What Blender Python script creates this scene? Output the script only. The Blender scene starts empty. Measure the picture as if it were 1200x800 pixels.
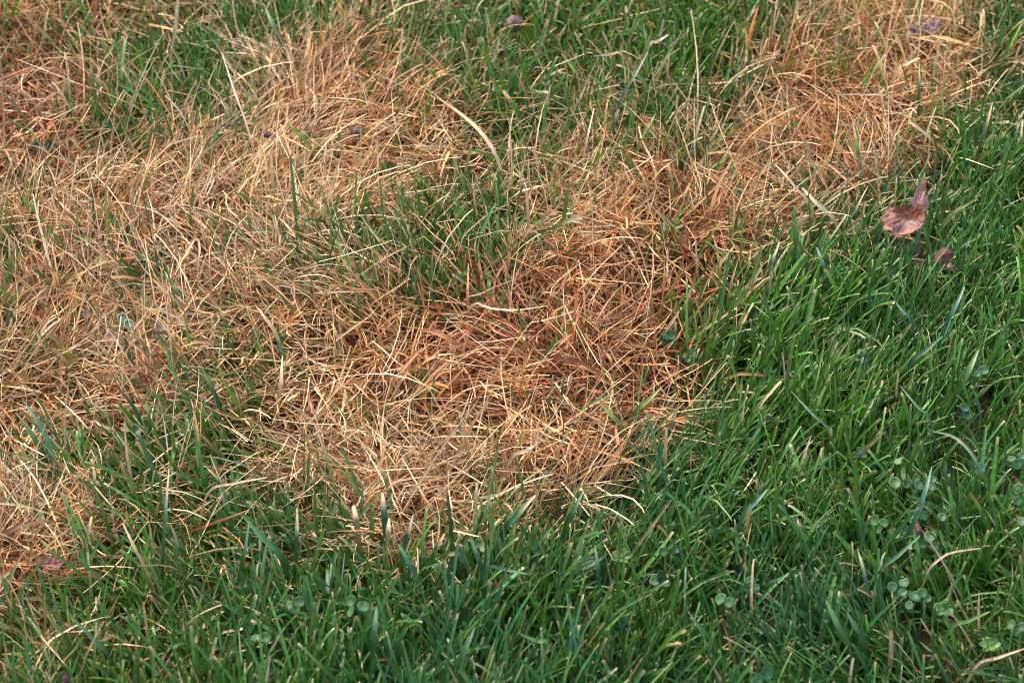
import bpy, math
import numpy as np
rng = np.random.default_rng(11)
R = math.radians
scene = bpy.context.scene
C = scene.collection

# ------------------------------------------------------------ camera, sky, sun, exposure
PITCH, DIST, LENS, SENSOR = R(40), 2.0, 96.0, 36.0
CAM = np.array([0.0, -DIST * math.cos(PITCH), DIST * math.sin(PITCH)])
cam_d = bpy.data.cameras.new('camera')
cam = bpy.data.objects.new('camera', cam_d)
C.objects.link(cam)
cam.location = CAM
cam.rotation_euler = (R(90) - PITCH, 0, 0)
cam_d.lens, cam_d.sensor_width = LENS, SENSOR
cam_d.clip_start, cam_d.clip_end = 0.05, 400
cam_d.dof.use_dof = True
cam_d.dof.focus_distance = 1.95
cam_d.dof.aperture_fstop = 11.0
scene.camera = cam

SUN_EL, SUN_AZ = R(52), R(-35)          # azimuth from +y (away from camera) towards +x
world = bpy.data.worlds.new('World')
scene.world = world
world.use_nodes = True
wn = world.node_tree
bg = wn.nodes['Background']
sky = wn.nodes.new('ShaderNodeTexSky')
sky.sky_type = 'NISHITA'
sky.sun_disc = False
sky.sun_elevation, sky.sun_rotation = SUN_EL, SUN_AZ
sky.dust_density = 3.0
sky.ozone_density = 1.0
wn.links.new(sky.outputs[0], bg.inputs[0])
bg.inputs[1].default_value = 0.145
sun_d = bpy.data.lights.new('sun', 'SUN')
sun_d.energy, sun_d.angle, sun_d.color = 1.0, R(36), (1.0, 0.92, 0.81)
sun = bpy.data.objects.new('sun', sun_d)
C.objects.link(sun)
sun.rotation_euler = (R(90) - SUN_EL, 0, -SUN_AZ + math.pi)
sun.location = (-2, 3, 5)
vs = scene.view_settings
vs.view_transform, vs.look, vs.gamma, vs.exposure = 'Standard', 'None', 1.0, 1.53
vs.use_curve_mapping = False
scene.cycles.filter_width = .85

# ------------------------------------------------------------ measuring the photograph (1200 x 800)
FPX = 1200 * LENS / SENSOR
FWD = np.array([0, math.cos(PITCH), -math.sin(PITCH)])
UPV = np.array([0, math.sin(PITCH), math.cos(PITCH)])
RGT = np.array([1.0, 0, 0])
def at(px, py, z=0.0):
    d = FWD + RGT * ((px - 600) / FPX) + UPV * ((400 - py) / FPX)
    return CAM + d * ((z - CAM[2]) / d[2])
def to_px(P):
    v = P - CAM
    f = v @ FWD
    return 600 + FPX * (v @ RGT) / f, 400 - FPX * (v @ UPV) / f

# how dead the turf is, 50 px cells of the photograph laid out over the ground
DEAD = """
757543224332222113686762
993212687653222236888983
994334999875332247899852
987888998875556777787421
599999876555899888765310
788998753223899987420000
888888864469999862000000
887667779999999830000000
998765599999999710000000
998654699999999500000000
655432499999996000000000
776431368899971000000000
886432125776200000000000
764321000000000000010000
332210000000000000000010
221110000000000000000010
"""
DG = np.array([[int(c) for c in r] for r in DEAD.strip().splitlines()], float) / 9
RED = """
765433344433333333345433
985432255554333445545543
986532345544433455666543
665443455443344566666433
544443333333345665433333
444443333333455655433333
444443333456777766333333
544443344578888876333333
554443345688888877333333
544443334567888876333333
444443333444566655333333
444443333333333333333333
544443333333333333333333
644443333333333333333333
444444333333333333333333
444444444333333333333333
"""
RG = np.array([[int(c) for c in r[:24]] for r in RED.strip().splitlines()], float) / 9
def grid(G, px, py):
    x = np.clip(px / 50 - .5, 0, G.shape[1] - 1.001); y = np.clip(py / 50 - .5, 0, G.shape[0] - 1.001)
    i, j = x.astype(int), y.astype(int); u, v = x - i, y - j
    return (G[j, i] * (1 - u) + G[j, i + 1] * u) * (1 - v) + (G[j + 1, i] * (1 - u) + G[j + 1, i + 1] * u) * v
LAT = rng.random((6, 256, 256))
def noise(x, y, scale, k=0):
    x = x * scale + 91.3 + 17 * k; y = y * scale + 57.7 + 31 * k
    i, j = np.floor(x).astype(int), np.floor(y).astype(int); u, v = x - i, y - j
    u = u * u * (3 - 2 * u); v = v * v * (3 - 2 * v); L = LAT[k % 6]
    g = lambda a, b: L[b % 256, a % 256]
    return (g(i, j) * (1 - u) + g(i + 1, j) * u) * (1 - v) + (g(i, j + 1) * (1 - u) + g(i + 1, j + 1) * u) * v
def ground_maps(x, y, z=.014):
    P = np.stack([x, y, np.full_like(x, z)], -1)
    px, py = to_px(P)
    d = grid(DG, px, py); r = grid(RG, px, py)
    d = d + ((noise(x, y, 48, 0) - .5) * .52 + (noise(x, y, 16, 1) - .5) * .22) * np.clip(.25 + 2.2 * d, 0, 1)
    return np.clip(d, 0, 1), np.clip(r + (noise(x, y, 30, 2) - .5) * .35, 0, 1), px, py

# ------------------------------------------------------------ helpers
def tag(o, label=None, cat=None, group=None, kind=None):
    if label: o['label'] = label
    if cat: o['category'] = cat
    if group: o['group'] = group
    if kind: o['kind'] = kind
    return o
def mesh_object(name, V, F, col, mat, parent=None, smooth=True):
    """V (n,3), F (m,4) quads or (m,3) triangles, col (n,3)"""
    V = np.asarray(V, np.float32); F = np.asarray(F, np.int32)
    me = bpy.data.meshes.new(name)
    me.vertices.add(len(V)); me.vertices.foreach_set('co', V.ravel())
    k = F.shape[1]
    me.loops.add(F.size); me.loops.foreach_set('vertex_index', F.ravel())
    me.polygons.add(len(F)); me.polygons.foreach_set('loop_start', np.arange(0, F.size, k, dtype=np.int32))
    me.update(calc_edges=True)
    me.polygons.foreach_set('use_smooth', np.full(len(F), smooth))
    if col is not None:
        a = me.color_attributes.new('tint', 'FLOAT_COLOR', 'POINT')
        c4 = np.ones((len(V), 4), np.float32); c4[:, :3] = col
        a.data.foreach_set('color', c4.ravel())
    me.materials.append(mat)
    o = bpy.data.objects.new(name, me); C.objects.link(o)
    if parent: o.parent = parent
    return o
def empty(name, loc, label, cat, group=None):
    o = bpy.data.objects.new(name, None); C.objects.link(o)
    o.location = loc; o.empty_display_size = .02
    return tag(o, label, cat, group)
def tint_material(name, rough, trans, spec=.5, spot=.25, scale=260, bump=0.0):
    m = bpy.data.materials.new(name); m.use_nodes = True
    nt = m.node_tree; N = nt.nodes; Lk = nt.links
    p = N['Principled BSDF']; out = N['Material Output']
    a = N.new('ShaderNodeAttribute'); a.attribute_name = 'tint'
    tc = N.new('ShaderNodeTexCoord')
    nz = N.new('ShaderNodeTexNoise'); nz.inputs['Scale'].default_value = scale; nz.inputs['Detail'].default_value = 3
    Lk.new(tc.outputs['Object'], nz.inputs['Vector'])
    mr = N.new('ShaderNodeMapRange'); mr.inputs[1].default_value = .3; mr.inputs[2].default_value = .7
    mr.inputs[3].default_value = 1 - spot; mr.inputs[4].default_value = 1 + spot
    Lk.new(nz.outputs[0], mr.inputs[0])
    mx = N.new('ShaderNodeMix'); mx.data_type = 'RGBA'; mx.blend_type = 'MULTIPLY'; mx.inputs[0].default_value = 1
    Lk.new(a.outputs['Color'], mx.inputs[6]); Lk.new(mr.outputs[0], mx.inputs[7])
    Lk.new(mx.outputs[2], p.inputs['Base Color'])
    p.inputs['Roughness'].default_value = rough
    p.inputs['Specular IOR Level'].default_value = spec
    if bump:
        b = N.new('ShaderNodeBump'); b.inputs['Strength'].default_value = bump; b.inputs['Distance'].default_value = .001
        Lk.new(nz.outputs[0], b.inputs['Height']); Lk.new(b.outputs[0], p.inputs['Normal'])
    if trans:
        t = N.new('ShaderNodeBsdfTranslucent'); Lk.new(mx.outputs[2], t.inputs['Color'])
        ms = N.new('ShaderNodeMixShader'); ms.inputs[0].default_value = trans
        Lk.new(p.outputs[0], ms.inputs[1]); Lk.new(t.outputs[0], ms.inputs[2]); Lk.new(ms.outputs[0], out.inputs['Surface'])
    return m
M_green = tint_material('living_blade', .36, .20, .55, .3)
M_dry = tint_material('dry_blade', .45, .05, .45, .25)
M_leaf = tint_material('dead_leaf_skin', .6, .08, .35, .28, 420, .6)
M_clover = tint_material('clover_skin', .5, .06, .4, .2, 500)
M_drop = bpy.data.materials.new('water'); M_drop.use_nodes = True
pb = M_drop.node_tree.nodes['Principled BSDF']
pb.inputs['Transmission Weight'].default_value = 1; pb.inputs['IOR'].default_value = 1.33; pb.inputs['Roughness'].default_value = .02
pb.inputs['Base Color'].default_value = (1, 1, 1, 1)

# ------------------------------------------------------------ the soil
def soil_material():
    m = bpy.data.materials.new('soil_and_old_thatch'); m.use_nodes = True
    nt = m.node_tree; N = nt.nodes; Lk = nt.links; p = N['Principled BSDF']
    tc = N.new('ShaderNodeTexCoord')
    n1 = N.new('ShaderNodeTexNoise'); n1.inputs['Scale'].default_value = 90; n1.inputs['Detail'].default_value = 8
    n2 = N.new('ShaderNodeTexNoise'); n2.inputs['Scale'].default_value = 3; n2.inputs['Detail'].default_value = 5
    for n in (n1, n2): Lk.new(tc.outputs['Object'], n.inputs['Vector'])
    r1 = N.new('ShaderNodeValToRGB')
    r1.color_ramp.elements[0].color = (.018, .011, .007, 1); r1.color_ramp.elements[0].position = .3
    r1.color_ramp.elements[1].color = (.09, .05, .028, 1); r1.color_ramp.elements[1].position = .7
    Lk.new(n1.outputs[0], r1.inputs[0])
    # far off, where single blades are too fine to build, the sheet takes the colour of turf
    r2 = N.new('ShaderNodeValToRGB')
    r2.color_ramp.elements[0].color = (.04, .085, .02, 1); r2.color_ramp.elements[0].position = .45
    r2.color_ramp.elements[1].color = (.16, .11, .045, 1); r2.color_ramp.elements[1].position = .65
    Lk.new(n2.outputs[0], r2.inputs[0])
    ln = N.new('ShaderNodeVectorMath'); ln.operation = 'LENGTH'; Lk.new(tc.outputs['Object'], ln.inputs[0])
    mr = N.new('ShaderNodeMapRange'); mr.inputs[1].default_value = 1.2; mr.inputs[2].default_value = 2.2
    Lk.new(ln.outputs['Value'], mr.inputs[0])
    mx = N.new('ShaderNodeMix'); mx.data_type = 'RGBA'
    Lk.new(mr.outputs[0], mx.inputs[0]); Lk.new(r1.outputs[0], mx.inputs[6]); Lk.new(r2.outputs[0], mx.inputs[7])
    Lk.new(mx.outputs[2], p.inputs['Base Color']); p.inputs['Roughness'].default_value = .95
    b = N.new('ShaderNodeBump'); b.inputs['Strength'].default_value = .8; b.inputs['Distance'].default_value = .004
    Lk.new(n1.outputs[0], b.inputs['Height']); Lk.new(b.outputs[0], p.inputs['Normal'])
    return m
def bumps(x, y):
    w = np.clip(1.6 - np.hypot(x, y), 0, 1)
    return ((noise(x, y, 14, 3) - .5) * .016 + (noise(x, y, 60, 4) - .5) * .004) * w
g1 = np.concatenate([[-300, -60, -15, -5, -2.5], np.linspace(-1.6, 1.6, 161), [2.5, 5, 15, 60, 300]])
gx, gy = np.meshgrid(g1, g1)
n = len(g1); idx = np.arange(n * n).reshape(n, n)
gf = np.stack([idx[:-1, :-1], idx[:-1, 1:], idx[1:, 1:], idx[1:, :-1]], -1).reshape(-1, 4)
gv = np.stack([gx.ravel(), gy.ravel(), bumps(gx.ravel(), gy.ravel())], -1)
ground = mesh_object('ground', gv, gf, None, soil_material())
tag(ground, 'dark brown soil under the lawn', kind='structure')

# ------------------------------------------------------------ ribbons: every blade of the turf
def ribbons(base, phi, th0, bend, curl, L, W, tw0, tw1, S, tipw, col, fold=.22, zmin=None, cols3=True, pw=1.4):
    """col: (n, K, 3) colours along the blade, at t = linspace(0,1,K)"""
    n = len(phi); t = np.concatenate([np.linspace(0, .93, S), [1.0]]) if S > 3 else np.linspace(0, 1, S + 1)
    tm = (t[:-1] + t[1:]) / 2
    th = th0[:, None] + bend[:, None] * tm ** pw
    ph = phi[:, None] + curl[:, None] * tm
    d = np.stack([np.sin(th) * np.cos(ph), np.sin(th) * np.sin(ph), np.cos(th)], -1)
    P = np.concatenate([np.zeros((n, 1, 3)), np.cumsum(d * L[:, None, None] * np.diff(t)[None, :, None], 1)], 1) + base[:, None]
    if zmin is not None:
        f = base[:, 2:3] + zmin[:, None] * np.minimum(1, t * 3)
        P[..., 2] = np.where(P[..., 2] < f, f + .25 * (f - P[..., 2]) * 0, P[..., 2])
    T = np.gradient(P, axis=1); T /= np.linalg.norm(T, axis=-1, keepdims=True) + 1e-12
    pht = phi[:, None] + curl[:, None] * t
    w = np.stack([-np.sin(pht), np.cos(pht), np.zeros_like(pht)], -1)
    nn = np.cross(w, T)
    tw = tw0[:, None] + tw1[:, None] * t
    side = np.cos(tw)[..., None] * w + np.sin(tw)[..., None] * nn
    nrm = np.cross(T, side)
    prof = (.62 + .38 * np.minimum(1, t * 2.5))[None] * np.where(t[None] < .55, 1, 1 - (1 - tipw[:, None]) * ((t[None] - .55) / .45) ** 1.5)
    h = side * (W[:, None] * prof * .5)[..., None]
    K = col.shape[1]; q = t * (K - 1); i0 = np.minimum(q.astype(int), K - 2); u = (q - i0)[None, :, None]
    cc = col[:, i0] * (1 - u) + col[:, i0 + 1] * u
    if cols3:
        mid = P - nrm * (W[:, None] * prof * fold)[..., None]
        V = np.stack([P - h, mid, P + h], 2); k = 3
    else:
        V = np.stack([P - h, P + h], 2); k = 2
    Cc = np.repeat(cc[:, :, None], k, 2)
    if cols3: Cc = Cc * np.array([.92, 1.2, 1.0])[None, None, :, None]      # pale midrib
    ii = np.arange(n * (S + 1) * k, dtype=np.int64).reshape(n, S + 1, k)
    F = np.stack([ii[:, :-1, :-1], ii[:, :-1, 1:], ii[:, 1:, 1:], ii[:, 1:, :-1]], -1).reshape(-1, 4)
    return V.reshape(-1, 3), F, Cc.reshape(-1, 3)
def join(parts):
    off = 0; Vs, Fs, Cs = [], [], []
    for V, F, c in parts:
        Vs.append(V); Fs.append(F + off); Cs.append(c); off += len(V)
    return np.concatenate(Vs), np.concatenate(Fs), np.concatenate(Cs)
def mixc(a, b, u): return np.asarray(a) * (1 - u)[:, None] + np.asarray(b) * u[:, None]

# places kept open for leaves and clover (world x, y, radius)
CLEAR = []
def clear(px, py, r_mm, z=.03):
    p = at(px, py, z); CLEAR.append((p[0], p[1] - .012, r_mm / 1000))
for c in [(1062, 252, 30), (1104, 300, 14), (1080, 36, 20), (602, 30, 16), (420, 156, 11), (62, 660, 18), (73, 793, 9),
          (1070, 555, 22), (1092, 565, 12), (1030, 612, 14), (1055, 625, 14), (1078, 605, 12), (1088, 638, 14), (1106, 606, 10), (1194, 545, 11), (1194, 580, 14),
          (1196, 617, 12), (1048, 694, 12), (1068, 690, 18), (1082, 698, 10), (848, 706, 14), (880, 682, 9), (898, 790, 11), (1188, 738, 13), (1160, 757, 16), (1108, 714, 16),
          (624, 640, 11), (565, 644, 12), (537, 652, 9), (415, 711, 16), (346, 709, 13), (306, 750, 12), (772, 648, 10), (785, 676, 10),
          (160, 504, 12), (144, 376, 12), (133, 398, 13), (188, 384, 11), (212, 378, 9), (785, 394, 14), (812, 418, 12), (1010, 414, 10), (1152, 436, 12), (1132, 479, 13),
          (52, 172, 16), (125, 150, 12), (692, 658, 16), (728, 650, 16), (960, 608, 8), (263, 375, 8), (1000, 548, 9)]:
    clear(*c)
CL = np.array(CLEAR)
def keep_open(x, y, hgt):
    k = np.ones(len(x), bool)
    for cx, cy, r in CL:
        k &= ~((np.hypot(x - cx, (y - cy + r * .35) * .8) < r * .72) & (rng.random(len(x)) < .85))
    return k

def tufts(n, x0, x1, y0, y1, per, spread):
    cx, cy = rng.uniform(x0, x1, n), rng.uniform(y0, y1, n)
    k = rng.poisson(per, n) + 1
    i = np.repeat(np.arange(n), k)
    return i, cx[i] + rng.normal(0, spread, len(i)), cy[i] + rng.normal(0, spread, len(i))

# lean of the living grass over the photograph: (px, py, dx, dy, weight radius px)
LEAN = [(880, 430, .75, .35, 130), (800, 500, .7, .3, 110), (950, 330, .35, .5, 150), (1080, 300, .3, .4, 140), (240, 530, -.9, .25, 110), (60, 500, -.7, .5, 80),
        (1120, 720, -.65, .25, 150), (980, 720, -.35, .2, 110), (650, 580, .55, .35, 90), (450, 640, -.15, .35, 110), (560, 740, .1, .3, 120), (330, 620, -.6, .35, 70),
        (700, 700, .3, .3, 100), (200, 60, -.3, .5, 120), (760, 90, .0, .3, 160), (330, 740, .15, .4, 110), (120, 740, -.4, .3, 100), (1150, 480, .35, .15, 100)]
def lean_field(px, py):
    vx = np.zeros_like(px); vy = np.zeros_like(px); ws = np.full_like(px, .25)
    for a, b, dx, dy, r in LEAN:
        w = np.exp(-((px - a) ** 2 + (py - b) ** 2) / (2 * r * r)); vx += w * dx; vy += w * dy; ws += w
    return vx / ws, vy / ws

def green_blades(n_tuft, box, per, spread, S, wmul=1.0, edge=False):
    i, x, y = tufts(n_tuft, *box, per, spread)
    d, r, px, py = ground_maps(x, y, .036)
    if edge: d = np.clip(noise(x, y, 3, 0) * 2.4 - .8, 0, 1)
    d = np.maximum(d, .97 * np.exp(-(((px - 20) / 85) ** 4 + ((py - 112) / 75) ** 4)))
    k = rng.random(len(x)) > d ** .95 * (.985 - .06 * (px < 420) * (py > 170))
    k &= keep_open(x, y, .04)
    x, y, d, r, px, py, i = (a[k] for a in (x, y, d, r, px, py, i))
    n = len(x)
    tr = rng.random(n_tuft)[i]; tb = rng.random(n_tuft)[i]; ta = rng.uniform(0, 2 * np.pi, n_tuft)[i]
    lx, ly = lean_field(px, py)
    a = rng.uniform(0, 2 * np.pi, n)
    vx = .42 * np.cos(a) + .25 * np.cos(ta) + 1.0 * lx; vy = .42 * np.sin(a) + .25 * np.sin(ta) + 1.0 * ly
    mag = np.hypot(vx, vy)
    phi = np.arctan2(vy, vx)
    th0 = np.clip(mag * .55 + rng.normal(0, .12, n), .03, 1.25)
    bend = np.abs(rng.normal(.35, .35, n)) + .25 * mag
    floppy = rng.random(n) < .16
    bend[floppy] += rng.uniform(.6, 1.3, floppy.sum())
    L = np.clip(rng.normal(.0425, .012, n), .016, .08) * (.8 + .4 * tr)
    fine = noise(x, y, 12, 5) * .6 + .4 * tb
    W = np.clip(rng.normal(.0023, .0007, n) * (.50 + .80 * fine), .0008, .0042) * wmul
    L = L * (.85 + .3 * fine)
    blunt = rng.random(n) < .62
    tipw = np.where(blunt, rng.uniform(.45, .75, n), rng.uniform(.05, .2, n))
    hue = rng.random(n); bl = np.clip(noise(x, y, 9, 3) * 1.3 - .45 + (rng.random(n) - .5) * .8 + np.clip((py - 450) / 700, -.25, .4) + .15 * (px > 850) * (py < 450), 0, 1)
    c = mixc((.076, .184, .018), (.050, .145, .044), bl)
    yel = np.clip((rng.random(n) - .70) * 3, 0, 1) * (.6 + d)
    c = mixc(c, (.15, .22, .028), np.clip(yel, 0, 1)[:]) if n else c
    c = c * rng.lognormal(0, .26, n)[:, None]
    base = mixc((.14, .16, .06), (.20, .12, .05), rng.random(n))
    base = mixc(c, base, np.full(n, .5) * rng.random(n))
    tip = c.copy()
    st = (rng.random(n) < .33 + .4 * d) | (blunt & (rng.random(n) < .5))
    straw = mixc((.62, .46, .25), (.36, .16, .05), rng.random(n) ** 1.3)
    K = 15
    col = np.repeat(c[:, None], K, 1); col[:, 0] = base
    half = rng.random(n) < .035 + .45 * d
    col[st, K - 1] = straw[st]
    for j in (1, 2, 3): col[half, K - j] = straw[half]
    q = half & (rng.random(n) < .5)
    for j, u in ((4, .9), (5, .8), (6, .65), (7, .5), (8, .35)): col[q, K - j] = straw[q] * u + c[q] * (1 - u)
    z = bumps(x, y) - .002
    return ribbons(np.stack([x, y, z], -1), phi, th0, bend, rng.normal(0, .45, n), L, W, rng.normal(0, .6, n), rng.normal(0, .9, n), S, tipw, col,
                   zmin=rng.uniform(.006, .024, n), fold=.2)
BOX = (-.62, .62, -.56, .70)
gp = [green_blades(20500, BOX, 4.5, .0048, 5)]
go = mesh_object('green_grass', *join(gp), M_green)
tag(go, 'living green lawn grass around and between the dead straw patches', 'grass', kind='stuff')

def straw_colour(n, r, rnd=None):
    """pale straw through orange to red brown"""
    u = np.clip(r * .9 - .12 + rng.normal(0, .20, n), 0, 1)
    pale, straw, orange, red = map(np.array, ((.84, .59, .32), (.70, .40, .15), (.58, .24, .070), (.44, .135, .048)))
    c = np.where((u < .3)[:, None], mixc(pale, straw, u / .3), np.where((u < .62)[:, None], mixc(straw, orange, (u - .3) / .32), mixc(orange, red, np.clip((u - .62) / .3, 0, 1))))
    c = c * rng.lognormal(-.10, .30, n)[:, None]
    old = rng.random(n) < .10
    c[old] = c[old] * np.array([.62, .66, .72])
    return c
def dead_blades(n_tuft, box, per, spread, S, kind, wmul=1.0, edge=False):
    i, x, y = tufts(n_tuft, *box, per, spread)
    d, r, px, py = ground_maps(x, y)
    if edge: d = np.clip(noise(x, y, 3, 0) * 2.4 - .8, 0, 1)
    k = rng.random(len(x)) < np.clip((d * 1.1) ** 1.15 + (.09 if kind == 'stub' else .001), 0, 1)
    k &= keep_open(x, y, .03) | (rng.random(len(x)) < .25)
    core = np.exp(-(((px - 560) / 210) ** 2 + ((py - 440) / 120) ** 2))
    core2 = np.exp(-(((px - 35) / 75) ** 2 + ((py - 115) / 70) ** 2))
    if kind == 'erect': k &= rng.random(len(x)) > np.maximum(core * .55, core2)
    if kind == 'strand': k &= d > .22 + .15 * rng.random(len(x))
    if kind in ('arch', 'strand'): k &= rng.random(len(x)) > np.maximum(core2 * .95, np.clip((r - .6) * 1.1, 0, .3))
    x, y, d, r, px, py, i = (a[k] for a in (x, y, d, r, px, py, i)); n = len(x)
    ta = (noise(x, y, 7, 2) * 4 * np.pi); tj = rng.normal(0, 1.0, n_tuft)[i]
    phi = ta + tj + rng.normal(0, .55, n)
    top = np.clip((330 - py) / 250, 0, 1)
    if kind == 'mat':            # lying, matted blades
        th0 = np.clip(rng.normal(1.15, .28, n), .4, 1.6); bend = rng.normal(.35, .3, n)
        L = np.clip(rng.normal(.050, .018, n), .015, .10); W = np.clip(rng.normal(.0012, .0004, n), .0005, .0024) * (1 + .9 * (r > .6) * rng.random(n))
        zm = rng.uniform(.002, .022, n)
    elif kind == 'arch':         # bent over and arching above the mat
        th0 = np.clip(rng.normal(.68, .3, n), .05, 1.3); bend = np.clip(rng.normal(.95, .45, n), .1, 2.0)
        L = np.clip(rng.normal(.058, .017, n), .025, .11); W = np.clip(rng.normal(.00105, .0003, n), .0005, .0021)
        zm = rng.uniform(.008, .026, n)
    elif kind == 'erect':
        th0 = np.clip(np.abs(rng.normal(.35, .3, n)), .0, 1.0); bend = np.clip(rng.normal(.5, .4, n), -.1, 1.5)
        L = np.clip(rng.normal(.042, .012, n), .02, .08) * (.82 + .28 * top); W = np.clip(rng.normal(.0013, .00045, n), .0007, .0028)
        zm = rng.uniform(.004, .012, n)
    elif kind == 'strand':       # long loose straws crossing over the top
        th0 = np.clip(rng.normal(.75, .33, n), .1, 1.35); bend = np.clip(rng.normal(.55, .45, n), -.1, 1.8)
        L = np.clip(rng.normal(.072, .020, n), .035, .125); W = np.clip(rng.normal(.00092, .00022, n), .0005, .0017)
        zm = rng.uniform(.012, .030, n)
    elif kind == 'broad':        # wide withered leaves
        th0 = np.clip(rng.normal(.85, .35, n), .1, 1.4); bend = np.clip(rng.normal(.6, .45, n), -.1, 1.8)
        L = np.clip(rng.normal(.055, .016, n), .025, .10); W = np.clip(rng.normal(.0024, .0006, n), .0014, .0042)
        zm = rng.uniform(.008, .024, n)
    else:                        # short stubs
        th0 = np.clip(rng.normal(.9, .4, n), .1, 1.5); bend = rng.normal(.3, .4, n)
        L = np.clip(rng.normal(.024, .009, n), .008, .05); W = np.clip(rng.normal(.0017, .0006, n), .0007, .0036)
        zm = rng.uniform(.001, .012, n)
    rr = r + {'mat': .06, 'arch': -.12, 'erect': -.02, 'stub': .16, 'strand': -.25, 'broad': .12}[kind]
    c = straw_colour(n, rr)
    q2 = np.exp(-(((px - 35) / 75) ** 2 + ((py - 115) / 70) ** 2))[:, None]
    c = c * (1 - q2) + (c * .5 + np.array([.27, .155, .085])) * q2      # the bleached pinkish corner
    if kind == 'stub': c = c * (np.array([.56, .49, .45]) * (1 - q2) + q2)      # rotted
    elif kind == 'mat': c = c * np.where(rng.random(n) < .3, .55, 1)[:, None]
    elif kind == 'strand': c = c * .42 + np.array([.84, .59, .32]) * .55 * rng.lognormal(0, .18, n)[:, None]
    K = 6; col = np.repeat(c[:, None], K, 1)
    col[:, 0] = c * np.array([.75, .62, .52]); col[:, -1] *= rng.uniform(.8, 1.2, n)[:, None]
    gb = rng.random(n) < .10 + .5 * (1 - d) * (kind != 'stub')   # still green at the foot
    g = np.array([.13, .19, .04]); col[gb, 0] = g; col[gb, 1] = g * .8 + col[gb, 1] * .2; col[gb, 2] = g * .35 + col[gb, 2] * .65
    z = bumps(x, y) + .0005
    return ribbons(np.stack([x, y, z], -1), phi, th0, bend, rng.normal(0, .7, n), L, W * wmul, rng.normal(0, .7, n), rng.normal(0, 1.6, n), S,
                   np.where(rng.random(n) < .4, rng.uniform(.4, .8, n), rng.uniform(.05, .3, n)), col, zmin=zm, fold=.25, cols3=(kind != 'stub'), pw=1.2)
dp = [dead_blades(11000, BOX, 3.2, .006, 5, 'mat', .84), dead_blades(7600, BOX, 3.0, .006, 6, 'arch', .86), dead_blades(5000, BOX, 3, .005, 4, 'erect', .84),
      dead_blades(4600, BOX, 1.6, .008, 6, 'strand'), dead_blades(2200, BOX, 1.0, .008, 5, 'broad', .9)]
do = mesh_object('dead_grass', *join(dp), M_dry)
tag(do, 'dead straw coloured grass matted in patches over the lawn', 'dead grass', kind='stuff')
lo = mesh_object('thatch', *join([dead_blades(12000, BOX, 2.2, .006, 2, 'stub')]), M_dry)
tag(lo, 'short brown thatch and clippings lying between the blades', 'thatch', kind='stuff')
# far ring of turf so that the lawn goes on past the frame
RING = [(-2.0, -.60, -.9, 2.4), (.60, 2.0, -.9, 2.4), (-.60, .60, .69, 2.4), (-.60, .60, -.9, -.55)]
ring = []
for b in RING:
    area = (b[1] - b[0]) * (b[3] - b[2])
    ring.append(green_blades(int(450 * area), b, 4, .012, 3, 2.4, True))
    ring.append(dead_blades(int(450 * area), b, 3, .012, 3, 'arch', 2.4, True))
mo = mesh_object('outer_grass', *join(ring), M_green)
tag(mo, 'lawn grass going on beyond the patch in view', 'grass', kind='stuff')

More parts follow.
